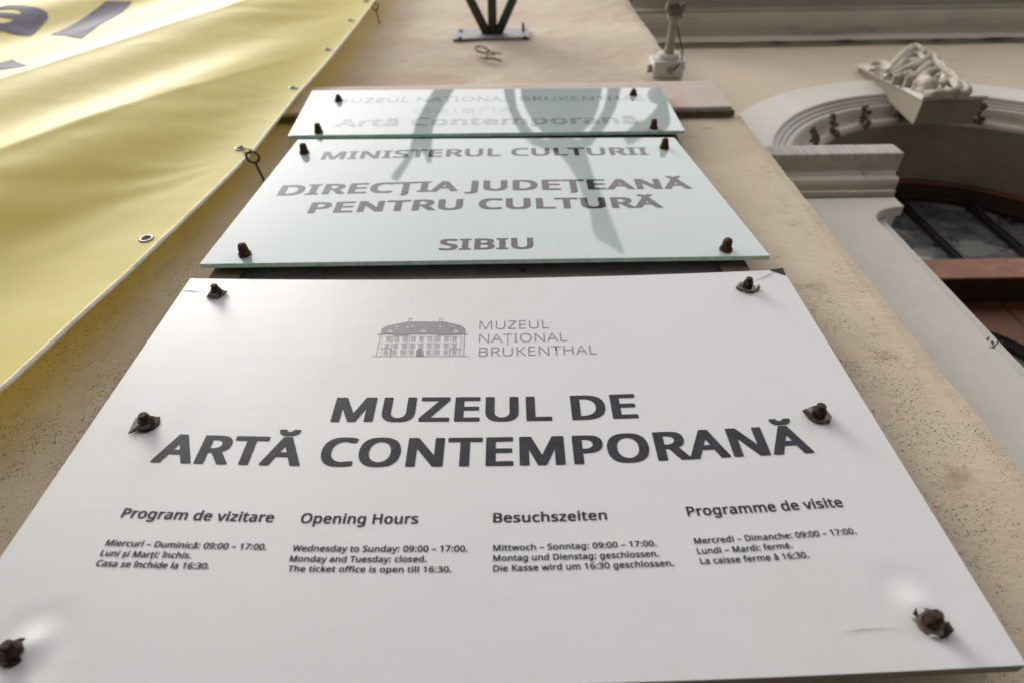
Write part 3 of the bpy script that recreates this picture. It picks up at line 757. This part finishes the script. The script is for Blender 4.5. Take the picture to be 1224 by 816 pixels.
# ---------------------------------------------------------------- backing frame behind the signs
fr = thing('backing_frame', (-.04, .53, Z(1.1)), 'stained grey backing board with brown side rails showing in the gaps between the signs', 'frame')
bm = bmesh.new(); box(bm, -.405, .315, .520, .528, Z(.62), Z(1.49)); fin(bm, 'backing_board', BACKM, fr)
for xa, xb in ((-.452, -.4055), (.3155, .357)):
    bm = bmesh.new(); box(bm, xa, xb, .514, .541, Z(.60), Z(1.47)); fin(bm, 'side_rail', RAIL, fr, bev=.001)
p = at(625, 324, .52)
bm = bmesh.new(); lathe_y(bm, p, [(.004, 0), (.004, -.002), (.002, -.003)], 10); fin(bm, 'screw_head', HOLE, fr)
bm = bmesh.new()
bm.free()
for zz in (.66, 1.24): bm = bmesh.new(); box(bm, -.40, .31, .5285, .5415, Z(zz), Z(zz + .03)); fin(bm, 'cross_rail', RAIL, fr)
bm = bmesh.new()
bm.free()
for xx in (-.25, .18): bm = bmesh.new(); box(bm, xx, xx + .04, .5130, .5415, Z(.24), Z(.60)); fin(bm, 'mounting_batten', RAIL, sign)

# ---------------------------------------------------------------- banner
def by(z): t = max(z - EYE, 0); return .494 - .045 * math.exp(-(t / .55) ** 2)
def rline(px, k):                       # crest line through pixels, at crest depth
    (a, b_) = px; P = at(*a, k); Q = at(*b_, k); d = Vector((Q.x - P.x, Q.z - P.z)).normalized(); return P, d
CR = [((0, 196), (377, 34), .435, .14, .150, .078, 1), ((0, 98), (290, 0), .42, .17, .17, .074, 1)]
lines = []
for a, b_, k, wl, wr, A, kk in CR:
    P, d = rline((a, b_), k); lines.append((P, d, wl, wr, A, kk))
P1, d1 = lines[1][0], lines[1][1]
lines.append((Vector((P1.x - .36, 0, P1.z + .02)), d1, .14, .16, .030, 1))
lines.append((Vector((P1.x - .75, 0, P1.z + .02)), d1, .14, .15, .06, 1))
EP = []
for q in ((447, 0), (425, 30), (390, 73), (350, 118), (299, 182), (250, 231), (197, 281), (100, 371), (0, 462)):
    z = Z(1)
    for _ in range(8): p = at(*q, by(z)); z = p.z
    EP.append((z, p.x))
EP.sort()
def edge_x(z):
    if z <= EP[0][0]: return EP[0][1] + (z - EP[0][0]) * .35
    for (a, xa), (b_, xb) in zip(EP, EP[1:]):
        if z <= b_: return xa + (xb - xa) * (z - a) / (b_ - a)
    return EP[-1][1]
def ban_y(x, z):
    y = by(z); t_e = max(0, edge_x(z) - x)
    fade = 1 - math.exp(-(t_e / .20) ** 1.8)
    h = 0
    for P, d, wl, wr, A, kk in lines:
        wob = .018 * noise.noise(Vector((z * 1.7, P.x * 5, 0)))
        s_ = (x - P.x) * d.y - (z - P.z) * d.x + wob         # + = right / below the crest
        if s_ < 0: e = math.exp(-(s_ / wl) ** 2)
        else: e = math.exp(-(s_ / (wr * 1.25)) ** 2.7)
        e += .05 * math.exp(-abs(s_) / .014)
        h += A * e
    h += .006 * noise.noise(Vector((x * 2.2 + z * .5, z * .8, 4)))
    # tension wrinkles running in from the tied eyelets
    for tz, amp in ((1.155, .0045), (.74, .0022), (1.52, .0022), (2.36, .004)):
        dx, dz = t_e + .03, (z - EYE) - tz
        ang = math.atan2(dz, dx); rr = math.hypot(dx, dz)
        h += amp * math.exp(-((ang + .95) / .42) ** 2) * (math.sin(ang * 21 + noise.noise(Vector((x * 6, z * 6, 2))) * 2.2)) * min(1, rr / .07) * math.exp(-rr / .42)
    h2 = .0008 * noise.noise(Vector((x * 9 + z * 3, z * 9 - x * 3, 1))) + .0005 * noise.noise(Vector((x * 26 + z * 12, z * 26 - x * 10, 1)))
    return y - h * fade - h2
ban = thing('banner', (-1.2, .45, Z(.1)), 'yellow vinyl banner with violet lettering hanging in folds left of the signs', 'banner')
bm = bmesh.new(); rows = []
zz0, zz1, nz, nx = Z(.02), Z(3.6), 430, 300
for j in range(nz + 1):
    z = zz0 + (zz1 - zz0) * (j / nz); ex = edge_x(z); r_ = []
    for i in range(nx + 1):
        u = i / nx; x = ex - 2.3 * u ** 1.25
        r_.append((x, ban_y(x, z), z))
    rows.append(r_)
sheet_quads(bm, rows); fin(bm, 'banner_sheet', BANN, ban, smooth=True)
bm = bmesh.new(); pts = []
for j in range(0, 431, 2):
    z = zz0 + (zz1 - zz0) * j / nz; x = edge_x(z); pts.append((x + .001, ban_y(x, z) + .002, z))
tube(bm, pts, [.0034 + .0006 * noise.noise(Vector((0, 0, p[2] * 30))) for p in pts], 7); fin(bm, 'hem', HEM, ban, smooth=True)
def drape(me, lift=.0015):
    for v in me.vertices: v.co.y = ban_y(v.co.x, v.co.z) - lift - v.co.y
def banner_poly(name, me, m_):
    bm = bmesh.new(); bm.from_mesh(me)
    bmesh.ops.triangulate(bm, faces=bm.faces)
    for _ in range(5):
        lg_ = [e for e in bm.edges if e.calc_length() > .014]
        if not lg_: break
        bmesh.ops.subdivide_edges(bm, edges=lg_, cuts=1); bmesh.ops.triangulate(bm, faces=[f for f in bm.faces if len(f.verts) > 3])
    bm.to_mesh(me); bm.free(); drape(me)
    return link(name, me, m_, ban, smooth=True)
def bat(px, py):
    Y = .42
    for _ in range(30): p = at(px, py, Y); Y = .5 * Y + .5 * ban_y(p.x, p.z)
    return at(px, py, Y)
me = text_mesh('a', .035)
xa = [v.co.x for v in me.vertices]; xmax = max(xa)
hx = text_mesh('x'); XH = max(v.co.y for v in hx.vertices); bpy.data.meshes.remove(hx)
bl_, br_ = bat(60, 42.5), bat(97, 46.5); tl_, tr_ = bat(127, 2), bat(158, 2); ar_ = bat(37, 43); at_ = bat(60, 14)
sc_ = (at_.z - ar_.z) / XH
for v in me.vertices:
    x = (v.co.x - xmax) * sc_ * 1.15; z = v.co.y * sc_
    v.co = Vector((ar_.x + x + z * (tr_.x - br_.x) / (tr_.z - br_.z), v.co.z * .00008, ar_.z + z))
me.materials.clear(); banner_poly('lettering', me, BINK)
def flat_print(P):
    bm = bmesh.new(); bm.faces.new([bm.verts.new((p.x, 0, p.z)) for p in P])
    me = bpy.data.meshes.new('lettering'); bm.to_mesh(me); bm.free(); return banner_poly('lettering', me, BINK)
flat_print([bl_, br_, tr_, tl_])                                   # stem of the i
up = Vector((tl_.x - bl_.x, 0, tl_.z - bl_.z)) * .28
flat_print([tl_ + up * .8, tr_ + up * .8, tr_ + up * 1.8, tl_ + up * 1.8])   # its dot, above the frame
# second printed line: only the tip of its last letter is in view
flat_print([bat(x, y) for x, y in ((-60, 92), (0, 84), (14, 82), (37, 77), (15, 72), (0, 76), (-60, 80))])
# eyelets down the hem
for k, q in enumerate(((419, 24.4), (391.5, 59), (350.5, 105), (287, 178), (175, 286), (437, 2))):
    z = at(*q, by(Z(1.3))).z
    for _ in range(6): p = at(*q, by(z)); z = p.z
    p = at(*q, ban_y(p.x, p.z)); ez = p.z; ex = p.x
    bm = bmesh.new(); lathe_y(bm, (ex, p.y, ez), [(.0065, .001), (.0105, .0008), (.0112, -.0010), (.0095, -.0022), (.0070, -.0018), (.0062, .0002)], 22)
    bm.faces.ensure_lookup_table(); bmesh.ops.delete(bm, geom=[f for f in bm.faces if len(f.verts) > 4], context='FACES_ONLY')
    e_ = fin(bm, 'eyelet', STEEL, ban, smooth=True)
    bm = bmesh.new(); lathe_y(bm, (ex, p.y, ez), [(.0068, -.0012), (.0068, -.0004)], 16); fin(bm, 'eyelet_hole', HOLE, e_)
    if k == 3: tie = (ex, p.y, ez)
    if k == 5: tie2 = (ex, p.y, ez)

# eye bolts that carry the ties
def eye_bolt(ring_px, Y, wallY, label, tie_p):
    p = at(*ring_px, Y); rt = thing('eye_bolt', (p.x, wallY, p.z), label, 'eye bolt', 'eye bolts holding the banner')
    bm = bmesh.new(); R_ = .0115; ax = Vector((.75, .3, .15)).normalized()
    d = Vector((.1, 1, .12)).normalized(); ax = (ax - d * ax.dot(d)).normalized()
    tube(bm, [p + ax * R_ * math.cos(2 * PI * k / 22) + d * R_ * math.sin(2 * PI * k / 22) for k in range(22)], .0026, 8, closed=True)
    fin(bm, 'ring', STRUT, rt, smooth=True)
    bm = bmesh.new(); e = p + d * R_; tube(bm, [e, e + d * (wallY - e.y + .01) / d.y], .0026, 8); fin(bm, 'shank', STRUT, rt, smooth=True)
    a = Vector(tie_p); q = p - d * R_
    bm = bmesh.new()
    tube(bm, [a + Vector((0, -.002, 0)), a + Vector((.006, -.006, .001)), a.lerp(q, .5) + Vector((0, -.004, -.001)), q + Vector((0, -.002, .003)), q + Vector((.003, .003, 0)), q + Vector((0, .002, -.004)),
              a.lerp(q, .5) + Vector((.002, .002, -.004)), a + Vector((.004, .004, -.002))], .0018, 6)
    tube(bm, [q + Vector((.002, -.003, .003)), q + Vector((.006, 0, -.002)), q + Vector((.002, .004, -.005)), q + Vector((-.003, .002, 0)), q + Vector((.001, -.003, .004))], .0017, 6)
    return tag(fin(bm, 'tie_cord', CORD, None, smooth=True), 'short cord knotted from the banner eyelet to the ' + label.split(',')[0], 'cord', 'cords tying the banner')
eye_bolt((302, 188), .489, .541, 'lower eye bolt with a ring, left of the county culture glass sign', tie)
eye_bolt((448.5, 8), .520, .582, 'upper eye bolt, on the upper wall at the top of the banner edge', tie2)

# ---------------------------------------------------------------- bracket with three struts, and an ornament added out of view for the glass to mirror
br = thing('wall_bracket', (-.055, .58, Z(2.335)), 'dark steel bracket of three struts rising from a pale plate high on the wall', 'bracket')
bz0 = Z(2.335)
bm = bmesh.new()
c = [at(541.5, 49.5, .575), at(633.5, 47, .575), at(632, 36, .575), at(544, 37, .575)]
poly_slab(bm, [(p.x, p.z) for p in c], .568, .584); fin(bm, 'plate', PLATEM, br, bev=.0035)
hub = Vector((-.052, .568, Z(2.305)))
ends = [Vector((-.212, .30, Z(2.35))), Vector((-.050, .30, Z(2.35))), Vector((.107, .30, Z(2.35)))]
for i, e in enumerate(ends):
    a = hub + Vector(((i - 1) * .020, 0, 0)); d = (e - a)
    bm = bmesh.new(); tube(bm, [a, a + d * .5, e], .0155, 14); fin(bm, 'strut', STRUT, br, smooth=True)
for q in ((551, 38.2), (550, 46.5), (627.5, 45.5)):
    p = at(*q, .568); bm = bmesh.new(); lathe_y(bm, p, [(.006, .001), (.006, -.004), (.004, -.006)], 6); fin(bm, 'bolt', RUSTD, br)
p = at(625.5, 37.5, .568); bm = bmesh.new(); tube(bm, [p, p + Vector((0, -.02, .004)), p + Vector((-.002, -.026, .006))], [.005, .004, .003], 8); fin(bm, 'bolt', RUSTD, br)
ZR = Z(2.33)
def refl(px, py, mirror=2 * YG):
    p = at(px, py, 1.0); k = 2.33 / (p.z - EYE); return (p.x * k, mirror - k)
orn = thing('added_mirrored_ornament', (.2, .0, ZR), 'flat dark ring ornament added out of view over the signs, shaped to be mirrored in their glass', 'ornament')
def hslab(pts, name, z0=ZR, t=.012):
    bm = bmesh.new(); a = [bm.verts.new((x, y, z0)) for x, y in pts]; b_ = [bm.verts.new((x, y, z0 + t)) for x, y in pts]
    bm.faces.new(a); bm.faces.new(b_[::-1])
    for i in range(len(pts)): bm.faces.new((a[i], a[(i + 1) % len(pts)], b_[(i + 1) % len(pts)], b_[i]))
    bmesh.ops.triangulate(bm, faces=[f for f in bm.faces if len(f.verts) > 4])
    return fin(bm, name, STRUT, orn)
# left leg, splitting in two feet
hslab([refl(*q) for q in ((524, 98), (549, 98), (535, 120), (524, 138), (517, 155), (516.5, 170), (515.5, 178), (490, 178), (496, 150), (507, 128))], 'left_leg')
hslab([refl(*q) for q in ((502, 178.3), (515.5, 178.3), (516.2, 188), (515.9, 194.5), (511.5, 195.5), (507, 186))], 'foot')
hslab([refl(*q) for q in ((489.6, 178.3), (500, 178.3), (494.5, 187), (486, 200), (477, 215), (474, 217), (467, 214), (470, 208), (481, 194))], 'foot')
# ring with two white slots = outer horseshoe + inner disc, then the long tail
A_, B_ = [], []
outer = [(600, 96), (603, 112), (608, 130), (615, 148), (624, 162), (637, 174), (652, 179), (668, 183)]
outr = [(690, 180), (707, 174), (716, 162), (727, 148), (736, 130), (741, 112), (744, 96)]
sl_l_out = [(614, 96), (616, 116), (618, 130), (627, 148), (640, 162), (650, 168)]
sl_l_in = [(660, 168), (648, 158), (637, 146), (628, 130), (623, 116), (622, 96)]
sl_r_in = [(683, 168), (697, 158), (708, 146), (715, 130), (719, 112), (720, 96)]
sl_r_out = [(728, 96), (726, 112), (722, 130), (714, 146), (704, 160), (693, 168)]
def band(A, B, name):
    bm = bmesh.new(); n_ = 24
    def samp(L, t):
        f = t * (len(L) - 1); i = min(int(f), len(L) - 2); u = f - i; return (L[i][0] * (1 - u) + L[i + 1][0] * u, L[i][1] * (1 - u) + L[i + 1][1] * u)
    rows = []
    for k in range(n_ + 1):
        a = refl(*samp(A, k / n_)); b_ = refl(*samp(B, k / n_))
        rows.append([(a[0], a[1], ZR), (b_[0], b_[1], ZR), (b_[0], b_[1], ZR + .012), (a[0], a[1], ZR + .012), (a[0], a[1], ZR)])
    sheet_quads(bm, rows); return fin(bm, name, STRUT, orn)
band(outer[:7], sl_l_out + [(655, 171)], 'ring_side')
band([(744, 96), (741, 112), (736, 130), (727, 148), (716, 162), (707, 174)], sl_r_out + [(690, 171)], 'ring_side')
band([(622, 96), (623, 116), (628, 130), (637, 146), (648, 158), (660, 169)], [(720, 96), (719, 112), (715, 130), (708, 146), (697, 158), (683, 169)], 'centre_disc')
band([(637, 174), (652, 179), (668, 184)], [(707, 174), (700, 177), (702, 187)], 'neck')
hslab([refl(*q) for q in ((650, 168.5), (698, 168.5), (707, 174), (637, 174))], 'neck')
hslab([refl(*q) for q in ((668, 183.5), (702, 186.5), (706, 200), (712, 218), (722, 240), (733, 268), (747, 304), (740, 302), (724, 291), (714, 287), (708, 275), (706, 255), (697, 235), (690, 215), (680, 199))], 'tail')
hslab([refl(*q) for q in ((790, 106), (789, 118), (785, 130), (777, 140), (770, 146), (762, 147), (750, 158), (746, 166), (750, 173), (757, 172), (775, 160), (797, 156), (802, 146), (799, 130), (798, 119), (795, 112))], 'side_leaf')
bm = bmesh.new()
bm.free()
for bar in ([ends[0], (-.25, .262, ZR + .02)], [ends[1], (.035, .268, ZR + .02)], [ends[2], (.25, .30, ZR + .03), (.55, .262, ZR + .02)], [(.05, .27, ZR + .02), (.22, .285, ZR + .03), (.42, .262, ZR + .02)]):
    bm = bmesh.new(); tube(bm, bar, .010, 8); fin(bm, 'added_support_bar', STRUT, orn, smooth=True)

# ---------------------------------------------------------------- twisted wire
bm = bmesh.new(); c0 = at(576.5, 65, .572); pts = []
for k in range(50):
    t = k / 49 * 2 * PI * 2.3; rr = .021 + .004 * math.sin(t * .7)
    pts.append(c0 + Vector((rr * 1.0 * math.cos(t), -.008 - .010 * math.sin(t * .5) ** 2 + .0, .030 * math.sin(t) + .004 * math.sin(t * .43))))
pts += [c0 + Vector((.030, -.012, -.022)), c0 + Vector((.045, -.01, -.03)), c0 + Vector((.06, -.006, -.02))]
tube(bm, pts, .0021, 6)
tube(bm, [at(571, 69, .575), at(580, 70.5, .566), at(590, 70, .568), at(600, 73.5, .572)], .0026, 6)
tube(bm, [at(579, 70, .574), at(584, 66, .556), at(589, 64.5, .55), at(591, 66, .552)], .0024, 6)
tag(fin(bm, 'twisted_wire', WIRE, None, smooth=True), 'small coil of rusty twisted wire sticking out of the wall under the steel bracket', 'wire')

# ---------------------------------------------------------------- junction box with pipe arm
lx, lz = .468, Z(1.868)
la = thing('wall_fitting', (lx, .58, lz), 'pale junction box with a short pipe arm at the upper edge of the pilaster', 'wall fitting')
bm = bmesh.new(); box(bm, .421, .5095, .538, .583, Z(1.832), Z(1.905)); o = fin(bm, 'junction_box', LBOX, la, bev=.006)
bm = bmesh.new(); tube(bm, [(.422, .560, Z(1.86)), (.411, .560, Z(1.86)), (.408, .560, Z(1.86))], [.012, .012, .009], 16); fin(bm, 'cable_gland', LPIPE, o, smooth=False)
bm = bmesh.new(); tube(bm, [(.510, .560, Z(1.87)), (.519, .560, Z(1.87))], [.011, .010], 16); fin(bm, 'cable_gland', LBOX, o)
bm = bmesh.new(); tube(bm, [(.470, .557, Z(1.834)), (.470, .557, Z(1.826)), (.470, .557, Z(1.824))], [.0095, .0095, .006], 16); fin(bm, 'blanking_plug', LPIPE, o)
bm = bmesh.new(); box(bm, .4195, .511, .534, .540, Z(1.830), Z(1.907)); fin(bm, 'lid', LBOX, o, bev=.003)
bm = bmesh.new(); lathe_y(bm, (lx, .534, lz + .004), [(.031, 0), (.031, -.012), (.028, -.014)], 28); fin(bm, 'flange', LBOX, la)
bm = bmesh.new(); P = [(.0155, -.012), (.0150, -.03), (.0125, -.034), (.0118, -.075), (.0122, -.078), (.0118, -.081), (.0115, -.10)]
lathe_y(bm, (lx, .534, lz + .004), P, 8); fin(bm, 'pipe', LPIPE, la)
bm = bmesh.new(); lathe_y(bm, (lx, .534, lz + .004), [(.0165, -.0995), (.0175, -.106), (.016, -.112)], 8); tube(bm, [(lx - .018, .425, lz + .004), (lx + .022, .424, lz + .006)], [.006, .007], 8); fin(bm, 'collar', LPIPE, la)
bm = bmesh.new(); g = bmesh.ops.create_uvsphere(bm, u_segments=18, v_segments=12, radius=.020, matrix=Matrix.Translation((lx + .002, .408, lz + .006)))
tube(bm, [(lx - .024, .402, lz + .004), (lx + .024, .402, lz + .008)], .011, 12); fin(bm, 'swivel_joint', LDARK, la, smooth=True)
bm = bmesh.new(); tube(bm, [(lx, .40, lz + .01), (lx - .004, .37, lz + .03), (lx - .006, .34, lz + .06)], [.017, .02, .028], 14); fin(bm, 'lamp_neck', LPIPE, la, smooth=True)
bm = bmesh.new(); tube(bm, [(lx + .006, .43, lz + .016), (lx + .022, .47, lz + .018), (lx + .036, .51, lz - .002), (lx + .034, .535, lz - .022), (lx + .020, .545, lz - .040), (lx + .008, .555, lz - .043)], .0024, 6)
fin(bm, 'cable', CABLE, la, smooth=True)
